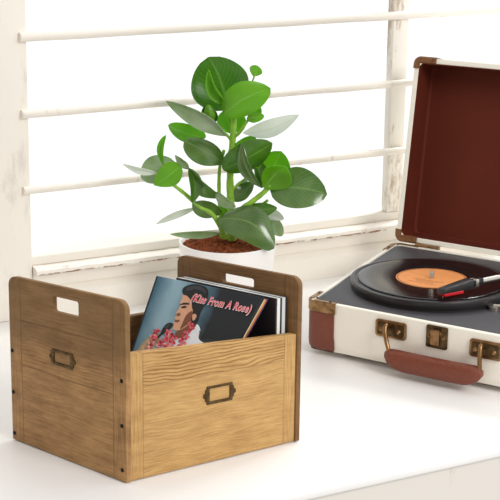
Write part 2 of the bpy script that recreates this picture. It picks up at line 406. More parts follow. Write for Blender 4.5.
t = plate(fo, [], .0095, lambda u, z, v: K(u, v+.0015, z), uvoff=(-TH, 0)); fp = obj('front_panel', t, w_front, crate)
fo = [(TH, .0015), (KW-TH, .0015), (KW-TH, .138), (TH, .138)]
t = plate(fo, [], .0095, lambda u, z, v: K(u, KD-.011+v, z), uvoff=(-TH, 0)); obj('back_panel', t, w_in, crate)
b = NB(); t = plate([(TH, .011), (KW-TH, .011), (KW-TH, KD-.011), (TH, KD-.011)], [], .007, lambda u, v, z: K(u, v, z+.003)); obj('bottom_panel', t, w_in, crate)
def nail(v, z, u=0.0):
    b = NB(); c = K(u, v, z); d = -E1.cross(Vector((0, 0, 1))).normalized(); nrm = Vector((0, 0, 1)).cross(E2).normalized()*-1
    nrm = -Vector((E2.y, -E2.x, 0)).normalized()
    if nrm.dot(E1) > 0: nrm = -nrm
    up = Vector((0, 0, 1)); sd = nrm.cross(up)
    rings = []
    for r, h in ((.0024, -.001), (.0024, .0006), (.0014, .0013)):
        rings.append([b.verts.new(c+nrm*h+(sd*math.cos(2*PI*k/10)+up*math.sin(2*PI*k/10))*r) for k in range(10)])
    for a, e in zip(rings, rings[1:]):
        for k in range(10): b.faces.new((a[k], a[(k+1) % 10], e[(k+1) % 10], e[k]))
    b.faces.new(rings[-1]); b.faces.new(rings[0][::-1])
    obj('nail', b, M['nail'], lp)
for z in (.1185, .0665, .0147): nail(.0064, z)
for z in (.116, .063, .0098): nail(KD-.0035, z)
def holder(mapf, x0, x1, z0, z1, parent, m, d=1):
    """brass label holder: raised frame with scalloped ears either side"""
    e = .0045; zc = (z0+z1)/2
    def ear(xs, sg):
        return [(xs, zc-.0085*1), (xs+sg*.0022, zc-.006), (xs+sg*.0018, zc-.0035), (xs+sg*e, zc-.002), (xs+sg*e, zc+.002), (xs+sg*.0018, zc+.0035), (xs+sg*.0022, zc+.006), (xs, zc+.0085)]
    o = [(x0, z0), (x1, z0)]+ear(x1, 1)+[(x1, z1), (x0, z1)]+ear(x0, -1)[::-1]
    t = plate(o, [rrect(x0+.0034, x1-.0034, z0+.0036, z1-.003, .0012, 2)], .0016, mapf, .0005)
    h = obj('label_holder', t, m, parent)
    for xs in (x0-.0018, x1+.0018):
        b = NB(); lathe(b, (0, 0, 0), [(0, .0012), (.0010, .0009), (.0014, 0)], 10)
        for v in b.verts: v.co = mapf(xs+v.co.x, zc+v.co.y, .0016+v.co.z)
        obj('rivet', b, m, h)
holder(lambda x, z, q: K(-q, x, z), .0825, .1155, .1145, .1335, crate, M['brassdark'])
holder(lambda x, z, q: K(x, .0015-q, z), .1045, .1385, .0725, .0945, crate, M['brassdark'])

# ---------------------------------------------------------------- records in the crate
ZT, ZB = .180, .0135
Pt, Qt = at(158, 276, ZT), at(263, 297, ZT)
ex = (Qt-Pt).normalized(); nh = Vector((-ex.y, ex.x, 0))
lean = math.radians(32.5); dn = -nh*math.sin(lean)-Vector((0, 0, 1))*math.cos(lean)
pn = dn.cross(ex).normalized()
if pn.y > 0: pn = -pn                       # faces the room
LH = (ZT-ZB)/math.cos(lean); LW = (Qt-Pt).length
def cov(s, d, q=0.0): return Pt+ex*s+dn*d+pn*q      # s along the top edge, d down the sleeve, q off its face
def covpix(px, py, q=0.0):
    p = on(px, py, Pt+pn*q, pn); d = p-Pt; return d.dot(ex), d.dot(dn)
NB_ = LW*.70                                 # where the near lower corner comes in
def sleeve(i, q0, thick, m, s0, s1, d0, edge):
    b = NB(); b2 = NB_
    lh = (ZT-ZB+pn.z*(q0-thick))/math.cos(lean)
    def P4(q): return [cov(s0, lh, q), cov(b2, lh, q), cov(s1, d0, q), cov(s0, d0, q)]
    hexa(b, P4(q0-thick)+P4(q0), .0003, 1)
    return b
M['inkbg'] = bpy.data.materials.new('sleeve_print'); m = M['inkbg']; m.use_nodes = True
nt = m.node_tree; bs = nt.nodes['Principled BSDF']; g = G(nt)
uv = nt.nodes.new('ShaderNodeUVMap'); sp = nt.nodes.new('ShaderNodeSeparateXYZ'); nt.links.new(uv.outputs[0], sp.inputs[0])
X, Y = sp.outputs[0], sp.outputs[1]          # 0..1 across, 0..1 down
nz = g.noise(uv.outputs[0], 4, 3)
xx = g.m('ADD', X, g.m('MULTIPLY', g.m('SUBTRACT', nz, .5), .22))
c = g.mix(g.rng(xx, .0, .16), srgb(52, 96, 118), srgb(140, 172, 186))
c = g.mix(g.rng(xx, .22, .40), c, srgb(84, 122, 140))
c = g.mix(g.rng(xx, .44, .60), c, srgb(20, 24, 30))
dd = g.m('SQRT', g.m('ADD', g.m('POWER', g.m('SUBTRACT', X, .68), 2.0), g.m('MULTIPLY', g.m('POWER', g.m('SUBTRACT', Y, .44), 2.0), 3.0)))
c = g.mix(g.m('MULTIPLY', g.rng(dd, .0, .24, 1, 0), .75), c, srgb(108, 122, 132))
nt.links.new(c, bs.inputs['Base Color']); bs.inputs['Roughness'].default_value = .4
M['s_black'] = mat('black_card', srgb(30, 28, 30), .5); M['s_white'] = mat('white_card', srgb(232, 232, 230), .5)
M['s_cream'] = mat('cream_card', srgb(224, 206, 168), .5, noise=.25, scale=50); M['s_orange'] = mat('orange_card', srgb(206, 128, 62), .5, noise=.35, scale=40)
M['s_purple'] = mat('purple_card', srgb(78, 44, 88), .45, noise=.3, scale=60); M['s_grey'] = mat('grey_card', srgb(206, 210, 212), .5)
GR = 'album sleeves in the wooden crate'
TK = .0021
# front one with the printed picture
b = sleeve(0, 0, TK, None, 0, LW, 0, None); uvl = b.loops.layers.uv.verify()
for f in b.faces:
    for l in f.loops:
        d = l.vert.co-Pt; l[uvl].uv = (d.dot(ex)/LW, d.dot(dn)/LH)
front = obj('album_sleeve', b, M['inkbg'], loc=(Pt+Qt)/2+dn*LH, smooth=False)
tag(front, 'album sleeve picturing a singer in a flower garland, frontmost in the wooden crate', 'album sleeve', GR)
spec = [(M['s_black'], 'dark thin album sleeve directly behind the one picturing a singer'),
        (M['s_cream'], 'cream edged album sleeve leaning second behind the singer sleeve'),
        (M['s_orange'], 'orange edged album sleeve leaning between the cream edged and purple edged sleeves'),
        (M['s_purple'], 'purple edged album sleeve, hindmost of the leaning stack')]
q = -TK-.0002
for i, (m_, lb) in enumerate(spec):
    s0 = (-.004, .000, .002, -.002)[i]
    b = sleeve(i, q, TK, m_, max(s0, -.004), LW+(.0005, .0, .0008, .0015)[i], (-.0005, .001, .0005, -.0012)[i], None)
    tag(obj('album_sleeve', b, m_, loc=(Pt+Qt)/2+dn*LH+pn*q, smooth=False), lb, 'album sleeve', GR); q -= TK+.0002
uL = .2075; uR = KW-TH-.0005
ups = [(M['s_black'], .0022, 'black faced album sleeve standing upright, first beside the leaning stack'), (M['s_white'], .0042, 'white album sleeve standing upright between two black ones'), (M['s_black'], .0022, 'black album sleeve standing between the white and the grey one'),
       (M['s_grey'], .0046, 'pale grey album sleeve standing upright near the far end panel'), (M['black'], .0020, 'black album sleeve standing against the far end panel')]
u = uL
for m_, tw, lb in ups:
    b = NB(); box(b, K, u, u+tw, .0125, .168, .0112, .1835, .0003, 1)
    tag(obj('album_sleeve', b, m_, loc=K(u+tw/2, .09, .0112), smooth=False), lb, 'album sleeve', GR); u += tw+.0002
# the picture: flat printed shapes on the front sleeve
def c4(X, Y): return 120+X/5, 270+Y/5
M['p_hair'] = mat('print_black', srgb(22, 20, 22), .4); M['p_hair2'] = mat('print_grey', srgb(52, 54, 60), .4); M['p_skin'] = mat('print_skin', srgb(214, 160, 126), .4, noise=.12, scale=70)
M['p_skind'] = mat('print_skin_brown', srgb(122, 72, 48), .4); M['p_white'] = mat('print_white', srgb(226, 232, 236), .4, noise=.08, scale=80)
M['p_pink'] = mat('print_pink', srgb(232, 96, 110), .4); M['p_red'] = mat('print_red', srgb(196, 44, 56), .4); M['p_rose'] = mat('print_rose', srgb(246, 176, 180), .4)
M['p_tan'] = mat('print_tan', srgb(176, 150, 118), .4, noise=.4, scale=160)
pics = ['p_hair', 'p_hair2', 'p_skin', 'p_skind', 'p_white', 'p_pink', 'p_red', 'p_rose', 'p_tan']
pic = NB(); layer = [0.00012]
def pp(name, pts, step=True, raw=False):
    if step: layer[0] += .00004
    cs = [covpix(*(c4(*p) if not raw else p)) for p in pts]
    vs = [pic.verts.new(cov(s_, d_, layer[0])) for s_, d_ in cs]
    for tri in tessellate_polygon([[Vector((s_, d_, 0)) for s_, d_ in cs]]):
        f = pic.faces.new([vs[i] for i in tri]); f.material_index = pics.index(name)
def smoothpoly(pts, n=3):
    out = []; N = len(pts)
    for i in range(N):
        a, b_, c, d = (Vector(pts[(i+k) % N]+(0,)) for k in (-1, 0, 1, 2))
        for k in range(n):
            t = k/n; p = .5*((2*b_)+(c-a)*t+(2*a-5*b_+4*c-d)*t*t+(3*b_-a-3*c+d)*t**3); out.append((p.x, p.y))
    return out
pp('p_white', smoothpoly([(150, 560), (190, 425), (215, 365), (285, 345), (340, 325), (372, 285), (388, 272), (402, 300), (394, 345), (440, 380), (480, 450), (500, 560)]))
pp('p_hair2', [(398, 300), (408, 320), (402, 352), (394, 345)])
pp('p_tan', smoothpoly([(40, 470), (92, 392), (135, 342), (178, 318), (202, 338), (160, 400), (120, 460), (90, 500)]))
pp('p_skind', smoothpoly([(352, 250), (385, 258), (372, 290), (330, 320), (290, 345), (276, 318), (300, 295)]))
pp('p_skin', smoothpoly([(318, 118), (358, 145), (366, 185), (368, 225), (358, 258), (330, 284), (295, 302), (270, 299), (264, 288), (272, 274), (266, 262), (282, 252), (272, 240), (284, 226), (281, 214), (296, 192), (303, 176), (302, 160), (312, 140)], 2))
pp('p_skind', smoothpoly([(332, 226), (362, 205), (366, 232), (352, 262), (322, 284), (300, 296), (312, 268)]))
pp('p_hair', smoothpoly([(312, 104), (322, 86), (358, 72), (402, 74), (436, 92), (442, 126), (428, 168), (404, 214), (388, 262), (366, 272), (356, 250), (366, 212), (360, 186), (358, 158), (336, 130), (318, 124)]))
pp('p_hair2', smoothpoly([(330, 98), (352, 82), (398, 82), (424, 98), (430, 120), (410, 104), (372, 96), (348, 104)]))
pp('p_skin', smoothpoly([(362, 226), (376, 220), (384, 230), (374, 250), (364, 252)]))
pp('p_hair', smoothpoly([(298, 176), (318, 164), (344, 166), (346, 173), (318, 174)])); pp('p_hair', smoothpoly([(304, 188), (322, 180), (336, 184), (322, 192)]), False)
pp('p_skind', smoothpoly([(276, 252), (300, 250), (296, 258), (280, 262)]), False)
pp('p_skind', smoothpoly([(284, 222), (300, 214), (302, 226), (290, 232)]), False)
pp('p_hair', [(182, 338), (206, 314), (212, 322), (190, 346)])
pp('p_hair', smoothpoly([(204, 318), (216, 290), (236, 268), (258, 264), (266, 276), (252, 296), (226, 314), (210, 326)]))
pp('p_hair2', smoothpoly([(224, 288), (240, 272), (254, 270), (250, 278), (234, 292)]))
lei = [(360, 280), (346, 308), (330, 336), (314, 362), (292, 384), (268, 402), (244, 418), (222, 432)]
lei2 = [(178, 312), (166, 340), (158, 372), (146, 402), (134, 436), (238, 318), (250, 332), (240, 352), (256, 372), (228, 380), (196, 396), (176, 416), (150, 446), (270, 350), (206, 364), (212, 420)]
for (X_, Y_) in lei+lei2:
    for k in range(11):
        a = random.uniform(0, 2*PI); r = random.uniform(2, 20); cx_, cy_ = X_+r*math.cos(a), Y_+r*math.sin(a); s_ = random.uniform(5, 10); ph = random.uniform(0, 6)
        pp(random.choice(['p_pink', 'p_red', 'p_rose', 'p_pink', 'p_red']), [(cx_+s_*random.uniform(.6, 1.1)*math.cos(ph+j*PI/3), cy_+s_*random.uniform(.6, 1.1)*math.sin(ph+j*PI/3)) for j in range(6)], k == 0)
obj('cover_picture', pic, [M[k] for k in pics], front, smooth=False)
def lettering(text, p0, p1, hfac, off, q, m, name):
    fc = bpy.data.curves.new('lettering', 'FONT'); fc.body = text; fc.shear = .25; fc.offset = off; fc.space_character = 1.1; fc.resolution_u = 4
    fo_ = bpy.data.objects.new('lettering', fc); C.objects.link(fo_)
    dg = bpy.context.evaluated_depsgraph_get(); dg.update(); me = bpy.data.meshes.new_from_object(fo_.evaluated_get(dg))
    bm = NB(); bm.from_mesh(me); bpy.data.objects.remove(fo_); bpy.data.meshes.remove(me); bpy.data.curves.remove(fc)
    xs = [v.co.x for v in bm.verts]; x0 = min(xs); wd = max(xs)-x0
    a = Vector(covpix(*p0)); c_ = Vector(covpix(*p1)); e = (c_-a); k = e.length/wd; e.normalize(); n = Vector((e.y, -e.x))
    if n.y > 0: n = -n
    for v in bm.verts:
        p = a+e*(v.co.x-x0)*k+n*v.co.y*k*hfac; v.co = cov(p.x, p.y, q)
    obj(name, bm, m, front, smooth=False)
M['ink_red'] = mat('title_white', srgb(250, 222, 222), .4); M['ink_pink'] = mat('title_pink', srgb(230, 84, 100), .4)
lettering('(Kiss From A Rose)', (191.5, 301.5), (251, 313.5), 1.42, .048, layer[0]+.0003, M['ink_red'], 'title_outline')
lettering('(Kiss From A Rose)', (192, 301.3), (250.6, 313.2), 1.42, .008, layer[0]+.0005, M['ink_pink'], 'title_lettering')

# ================================================================== RECORD PLAYER
ZD = .0765                                  # height of the case rim
T0 = at(308, 299.5, ZD); T0.z = 0
A1, A2 = math.radians(-34.5), math.radians(62.2)
t1 = Vector((math.cos(A1), math.sin(A1), 0)); t2 = Vector((math.cos(A2), math.sin(A2), 0))
def T(a, b_, z): return T0+t1*a+t2*b_+Vector((0, 0, z))
TN = Vector((t1.y, -t1.x, 0));  TN = TN if TN.y < 0 else -TN   # out of the front face
BW, BD = .385, .338
def tz(px, py, q=0.0):                      # front-face coordinates
    p = on(px, py, T(0, 0, 0)+TN*q, TN); d = p-T0; return d.dot(t1), p.z
player = empty('record_player', T(BW/2, BD/2, 0), label='open cream suitcase record player with tan leather corners and brown lined lid', cat='record player')
# case: rounded in plan and at the bottom edge
def case_ring(inset, z, r=.012):
    return [T(x, y, z) for x, y in rrect(inset, BW-inset, inset, BD-inset, max(r-inset*.3, .001), 5)]
def skin(bm, rings, cap0=True, cap1=True, mi=0):
    R = [[bm.verts.new(p) for p in r] for r in rings]; n = len(R[0])
    for a, c in zip(R, R[1:]):
        for k in range(n):
            f = bm.faces.new((a[k], a[(k+1) % n], c[(k+1) % n], c[k])); f.material_index = mi
    if cap0: bm.faces.new(R[0][::-1])
    if cap1: bm.faces.new(R[-1])
    return R
b = NB()
skin(b, [case_ring(.006, .0075), case_ring(.0025, .0085), case_ring(.0004, .012), case_ring(0, .018), case_ring(0, ZD-.001), case_ring(.001, ZD), case_ring(.0066, ZD), case_ring(.0070, ZD-.006)])
obj('case', b, M['white_case'], player)
b = NB(); skin(b, [case_ring(.0072, ZD-.008), case_ring(.0072, ZD-.0016), case_ring(.008, ZD-.0010)]); obj('deck', b, M['deck'], player)
for (a, b_) in ((.055, .03), (BW-.055, .03), (.055, BD-.03), (BW-.055, BD-.03)):
    b = NB(); lathe(b, T(a, b_, 0), [(0, 0), (.007, 0), (.0085, .002), (.009, .009), (0, .009)], 20); obj('foot', b, M['rubber'], player)
def corner(flipx, flipy):
    """leather shell wrapping one upright corner of the case, with a brass clip on top"""
    fx = (lambda x: x) if not flipx else (lambda x: BW-x); fy = (lambda y: y) if not flipy else (lambda y: BD-y)
    def ring(z, e, ln, ri=.012):
        o = []
        pts = [(ln, -e), ]+[(ri-ri*math.sin(k*PI/10)*1-e*math.sin(k*PI/10), ri-ri*math.cos(k*PI/10)-e*math.cos(k*PI/10)) for k in range(6)]+[(-e, ln)]
        return [T(fx(x), fy(y), z) for x, y in pts]
    def shell(zs, ln, mt, name, ins=0.0, bulge=.0):
        b = NB(); outr = [ring(z, e, ln+dl) for z, e, dl in zs]; inr = [ring(z, -.0015, ln) for z, e, dl in zs]
        R = [[b.verts.new(p) for p in r] for r in outr]; Q = [[b.verts.new(p) for p in r] for r in inr]; n = len(R[0])
        for a, c in zip(R, R[1:]):
            for k in range(n-1): b.faces.new((a[k], a[k+1], c[k+1], c[k]))
        for a, c in ((R[0], Q[0]), (R[-1], Q[-1])):
            for k in range(n-1): b.faces.new((a[k], a[k+1], c[k+1], c[k]))
        for k in (0, n-1):
            for j in range(len(R)-1): b.faces.new((R[j][k], R[j+1][k], Q[j+1][k], Q[j][k]))
        return obj(name, b, mt, player)
    cp = shell([(.0075, -.006, -.004), (.009, -.0015, 0), (.013, .0012, .002), (.019, .0018, .002), (.030, .0018, .0), (.058,   .0018, .0), (.0655, .001, 0)], .041, M['leather'], 'corner_cap')
    b = NB(); 
    for (z0, z1) in ((.0625, ZD+.0004),):
        r0 = [ring(z, e,   .0425) for z, e in ((z0, .0022), (z0+.0006, .003), (z1-.0008, .003), (z1, .002))]; r1 = [ring(z, -.0012, .0425) for z in (z0, z0+.0006, z1-.0008, z1)]
        R = [[b.verts.new(p) for p in r] for r in r0]; Q = [[b.verts.new(p) for p in r] for r in r1]; n = len(R[0])
        for a, c in zip(R, R[1:]):
            for k in range(n-1): b.faces.new((a[k], a[k+1], c[k+1], c[k]))
        for a, c in ((R[0], Q[0]), (R[-1], Q[-1])):
            for k in range(n-1): b.faces.new((a[k], a[k+1], c[k+1], c[k]))
        for k in (0, n-1):
            for j in range(len(R)-1): b.faces.new((R[j][k], R[j+1][k], Q[j+1][k], Q[j][k]))
    # fold-over tabs on the rim
    for (x0, x1, y0, y1) in ((.008, .0425, -.001, .0055), (-.001, .0055, .008, .0425)):
        xs = sorted((fx(x0), fx(x1))); ys = sorted((fy(y0), fy(y1))); box(b, T, xs[0], xs[1], ys[0], ys[1], ZD-.0002, ZD+.0012, .0004, 1)
    cl = obj('brass_clip', b, M['brass'], cp)
    for (x, y) in ((.033, .003), (.003, .033), (.010, .010)):
        b = NB(); lathe(b, T(fx(x), fy(y), ZD+.001), [(0, .002), (.0014, .0015), (.002, 0)], 10); obj('rivet', b, M['brassdark'], cl)
    b = NB(); box(b, lambda a, q, z: T(fx(a), 0, z)+TN*q, .0360, .0410, .002, .0042, .0645, .0695, .0008); 
    if not flipy: obj('rivet', b, M['brass'], cl)
    else: b.free()
for fxx in (0, 1):
    for fyy in (0, 1): corner(fxx, fyy)
# platter and record
PC = at(431.7, 276.5, ZD+.017); PC.z = 0
pl = NB(); lathe(pl, (PC.x, PC.y, ZD-.0012), [(0, 0), (.1105, 0), (.1105, .003), (.1110, .0035), (.1118, .005), (.1118, .0125), (.1110, .0145), (.1065, .0150), (.1055, .0143), (0, .0143)], 128)
obj('platter', pl, M['platter'], player, loc=(PC.x, PC.y, ZD))
ZR = ZD-.0012+.0144
rec = empty('vinyl_record', (PC.x, PC.y, ZR), label='black vinyl record with an orange label on the turntable', cat='record')
b = NB(); prof = [(.0038, 0), (.1003, 0), (.1010, .0007), (.1010, .0011), (.0998, .0016), (.0975, .0015), (.056, .0015), (.0555, .0013), (.0035, .0013), (.0035, 0)]
lathe(b, (PC.x, PC.y, ZR), prof, 128); obj('disc', b, M['vinyl'], rec, loc=(PC.x, PC.y, ZR))
b = NB(); lathe(b, (PC.x, PC.y, ZR+.0013), [(.0036, 0), (.0490, 0), (.0492, .0003), (.0036, .0004)], 96)
lab = obj('paper_label', b, M['orange'], rec, loc=(PC.x, PC.y, ZR)); lab['label'] = 'orange paper label'
# faint ring and lines of print on the label
b = NB(); lathe(b, (PC.x, PC.y, ZR+.0017), [(.0462, 0), (.0470, .00008), (.0478, 0)], 96)
for k, (x0, x1) in enumerate(((-.022, .022), (-.016, .016), (-.012, .014), (-.02, .018))):
    y = (-.014, -.019, -.024, -.030)[k]
    def Lx(a, c_, z): return Vector((PC.x, PC.y, 0))+t1*a+Vector((-t1.y, t1.x, 0))*c_+Vector((0, 0, z))
    x = x0
    while x < x1:
        wd = random.uniform(.0015, .004); box(b, Lx, x, x+wd, y, y+.0016, ZR+.0017, ZR+.00178); x += wd+.0012
obj('label_print', b, M['orangedark'], lab)
b = NB(); lathe(b, (PC.x, PC.y, ZD+.006), [(.0034, 0), (.0034, .0165), (.0026, .0185), (0, .0192)], 20); obj('spindle', b, M['steel'], player)
# tone arm: pivot at the far side, shell over the record
ZA = ZR+.013
hs = at(441, 292, ZA-.003); he = at(482, 281, ZA+.001); tp = at(500, 276.6, ZA+.002)
dirv = (tp-he); dirv.z = 0; dirv.normalize()
pv = he+dirv*.165; pv.z = ZD+.030
arm = empty('tone_arm', (pv.x, pv.y, ZD)); arm.parent = player; arm.location = Vector((pv.x, pv.y, ZD))-wloc(player)
b = NB(); lathe(b, (pv.x, pv.y, ZD-.001), [(0, 0), (.019, 0), (.019, .004), (.013, .006), (.011, .022), (0, .022)], 32); obj('pivot', b, M['black'], arm)
b = NB(); tube(b, [he-dirv*.006, he+dirv*.05, pv-dirv*.02, pv+dirv*.03], .0042, 14); obj('arm_tube', b, M['steel'], arm)
b = NB(); tube(b, [pv+dirv*.025, pv+dirv*.055], .011, 20); obj('counterweight', b, M['black'], arm)
b = NB(); hd = (he-hs); L_ = hd.length; hd.normalize(); hx = hd.cross(Vector((0, 0, 1))).normalized(); hz = hx.cross(hd)
def Hh(a, s_, z): return hs+hd*a+hx*s_+hz*z
hexa(b, [Hh(-.003, -.0075, -.002), Hh(-.003, .0075, -.002), Hh(L_*.72, .0085, -.005), Hh(L_*.72, -.0085, -.005), Hh(.002, -.007, .0045), Hh(.002, .007, .0045), Hh(L_*.7, .0075, .008), Hh(L_*.7, -.0075, .008)], .0014)
hexa(b, [Hh(L_*.68, -.0052, -.003), Hh(L_*.68, .0052, -.003), Hh(L_, .0044, -.004), Hh(L_, -.0044, -.004), Hh(L_*.68, -.0048, .0062), Hh(L_*.68, .0048, .0062), Hh(L_, .004, .0048), Hh(L_, -.004, .0048)], .0012)
hsh = obj('headshell', b, M['black'], arm)
b = NB(); hexa(b, [Hh(.000, -.0078, -.0052), Hh(.000, .0078, -.0052), Hh(L_*.46, .008, -.0074), Hh(L_*.46, -.008, -.0074), Hh(-.001, -.0078, -.0008), Hh(-.001, .0078, -.0008), Hh(L_*.46, .0082, -.0026), Hh(L_*.46, -.0082, -.0026)], .001)
obj('stylus_cartridge', b, M['red'], hsh)
b = NB(); tube(b, [Hh(.004, 0, -.005), Hh(.003, 0, -.0090)], [.0007, .0003], 8); obj('needle', b, M['steel'], hsh)
b = NB(); box(b, Hh, L_*.78, L_*.86, -.0062, .0062, -.0045, .0060, .001); obj('collar', b, M['steel'], hsh)
lv = at(494, 309, ZD); 
b = NB(); tube(b, [lv+Vector((0, 0, -.002)), lv+Vector((0, 0, .004))], .0075, 18); tube(b, [lv+Vector((0, 0, .004)), lv+t1*.018+Vector((0, 0, .006))], .003, 10); obj('speed_lever', b, M['steel'], player)
# front furniture: brackets, latch, handle
def Tf(a, z, q): return T(a, 0, z)+TN*q
def fplate(px0, py0, px1, py1, name, par, m):
    (a0, z0), (a1, z1) = tz(px0, py0), tz(px1, py1); return a0, a1, z0, z1
br = []
for (xl, yl, xr, yr) in ((376.5, 319, 406.5, 339.5), (470.5, 339.5, 502, 359.5)):
    a0, zt0 = tz(xl, yl); a1, zb1 = tz(xr, yr); a0b, zb0 = tz(xl, yl+15.5)
    zc_ = (zt0+zb1)/2; hh = .0118
    t = plate(rrect(a0, a1, zc_-hh, zc_+hh, .004, 4), [], .0028, lambda x, z, q: Tf(x, z, q), .0008)
    p = obj('handle_bracket', t, M['brass'], player); br.append(((a0+a1)/2, zc_))
    t = plate(rrect(a0+.003, a1-.003, zc_-hh+.003, zc_+hh-.003, .003, 3), [], .0012, lambda x, z, q: Tf(x, z, q+.0028), .0006); obj('raised_plate', t, M['brassdark'], p)
    for s_ in (-.0125, .0125):
        b = NB(); lathe(b, (0, 0, 0), [(0, .003), (.0022, .0024), (.0034, .0008), (.0036, 0)], 14)
        for v in b.verts: v.co = Tf((a0+a1)/2+s_+v.co.x, zc_-.001+v.co.y, .004+v.co.z)
        obj('rivet', b, M['brass'], p)
a0, zt0 = tz(427, 327); a1, zb1 = tz(447.5, 347); zc_ = (zt0+zb1)/2
t = plate(rrect(a0, a1, zc_-.0150, zc_+.0150, .0025, 3), [], .0022, lambda x, z, q: Tf(x, z, q), .0006); lt = obj('latch', t, M['brassdark'], player)
am = (a0+a1)/2
t = plate(rrect(am-.0065, am+.0055, zc_-.010, zc_+.011, .0015, 3), [], .0045, lambda x, z, q: Tf(x, z, q+.0022), .0012); obj('hasp', t, M['brass'], lt)
t = plate(rrect(am-.0085, am+.0075, zc_+.004, zc_+.009, .0015, 3), [], .0022, lambda x, z, q: Tf(x, z, q+.0022), .0006); obj('hasp_bar', t, M['brass'], lt)
for s_ in (-.0105, .0100):
    b = NB(); lathe(b, (0, 0, 0), [(0, .0018), (.0014, .0014), (.002, 0)], 12)
    for v in b.verts: v.co = Tf(am+s_+v.co.x, zc_+v.co.y, .0022+v.co.z)
    obj('rivet', b, M['brass'], lt)
QH = .018
hl, zl = tz(385.5, 354, QH); hr, zr = tz(482, 378, QH)
zh = .0235
b = NB(); rings = []; N = 22
for i in range(N+1):
    f = i/N; a = hl+(hr-hl)*f; e = min(f, 1-f)*2
    end = min(1, math.sin(min(1, min(f, 1-f)/.07)*PI/2)*.55+.45) if min(f, 1-f) < .07 else 1
    hz_ = .0138*end; qy = .0095*end; zc2 = zh-.0008*math.sin(f*PI)+(0 if end == 1 else .006*(1-end))
    bot = .35+.65*math.sin(min(1, min(f, 1-f)/.20)*PI/2)
    rings.append([Tf(a, zc2+hz_*(bot if k > 10 else 1)*math.copysign(abs(math.sin(k*PI/10))**.7, math.sin(k*PI/10)), QH+qy*math.copysign(abs(math.cos(k*PI/10))**.7, math.cos(k*PI/10))) for k in range(20)])
skin(b, rings); hd_ = obj('handle', b, M['leather'], player); hd_['label'] = 'tan leather carrying handle'
for k, ((ba, bz), ha) in enumerate(zip(br, (hl+.004, hr-.004))):
    b = NB()
    pts = curve([Tf(ba-.003, bz+.004, .005), Tf(ba-.003, bz+.007, .0105), Tf(ba-.002, bz+.000, .0145), Tf((ba+ha)/2-.001, (bz+zh)/2+.004, .0165), Tf(ha, zh+.012, QH), Tf(ha, zh+.006, QH)], 6)
    tube(b, pts, .0030, 12)
    obj('handle_loop', b, M['brass'], hd_)
# lid, leaning back from the hinge edge
HB, HZ = .343, ZD+.004
ltl = (.4015, .3560)
lv_ = Vector((0, ltl[0]-HB, ltl[1]-HZ)); LHh = lv_.length; ly, lz = lv_.y/LHh, lv_.z/LHh
LD = .068                                    # lid depth, to the back
def Ld(a, h, q): return T(a, HB+ly*h+lz*q, HZ+lz*h-ly*q)
lidb = NB(); tw = .0078
def lid_ring(i, q, r=.012): return [Ld(x, y, q) for x, y in rrect(i, BW-i, i, LHh-i, r, 6)]
skin(lidb, [lid_ring(tw, LD-.004), lid_ring(tw, .0008, .010), lid_ring(tw-.001, 0, .010), lid_ring(.0012, 0), lid_ring(0, .0012), lid_ring(0, LD-.006), lid_ring(.003, LD-.001), lid_ring(.008, LD)], False, True)
lid = obj('lid', lidb, M['white_case'], player)
b = NB()
R = skin(b, [lid_ring(tw+.0001, .0006, .010), lid_ring(tw+.0009, .0004, .010), lid_ring(tw+.0022, LD-.012, .009), lid_ring(tw+.005, LD-.0085, .009), lid_ring(tw+.010, LD-.008, .008)], False, False)
b.faces.new(R[-1]); ln = obj('lining', b, M['lining'], lid); ln['label'] = 'red-brown cloth lining'
def lid_corner(fx, fy):
    gx = (lambda x: x) if not fx else (lambda x: BW-x); gy = (lambda y: y) if not fy else (lambda y: LHh-y)
    b = NB(); ln_ = .036; e = .0018; r = .010
    prof = [(-e, LD*.9), (-e, .000), (.0005, -.0022), (tw-.0005, -.0022), (tw+.0012, .0002), (tw+.0012, .014)]
    path = [('x', ln_)]+[('c', k*PI/10) for k in range(6)]+[('y', .017)]
    rows = []
    for kind, val in path:
        row = []
        for (i, q) in prof:
            if kind == 'x': p = (val, i)
            elif kind == 'y': p = (i, val)
            else:
                rr_ = r-i; rr_ = max(rr_, .0005); p = (r-rr_*math.sin(val), r-rr_*math.cos(val))
            row.append(b.verts.new(Ld(gx(p[0]), gy(p[1]), q)))
        rows.append(row)
    for a, c in zip(rows, rows[1:]):
        for k in range(len(prof)-1): b.faces.new((a[k], a[k+1], c[k+1], c[k]))
    bmesh.ops.recalc_face_normals(b, faces=b.faces)
    bmesh.ops.solidify(b, geom=list(b.faces), thickness=.0006)
    c_ = obj('corner_cap', b, M['cornerleather'], lid)
    b = NB(); lathe(b, (0, 0, 0), [(0, .002), (.0014, .0015), (.002, 0)], 10)
    for v in b.verts: v.co = Ld(gx(.028+v.co.x), gy(.003+v.co.y), -.0022-v.co.z)
    obj('rivet', b, M['brass'], c_)
M['cornerleather'] = mat('bronzed_leather', srgb(126, 82, 48), .42, .25, noise=.2, scale=90)
for fx in (0, 1):
    for fy in (0, 1): lid_corner(fx, fy)
for a in (.055, BW-.055):
    b = NB(); tube(b, [T(a-.02, BD+.003, ZD+.001), T(a+.02, BD+.003, ZD+.001)], .0035, 12); box(b, T, a-.019, a+.019, BD-.001, BD+.0045, ZD-.016, ZD); obj('hinge', b, M['brass'], player)

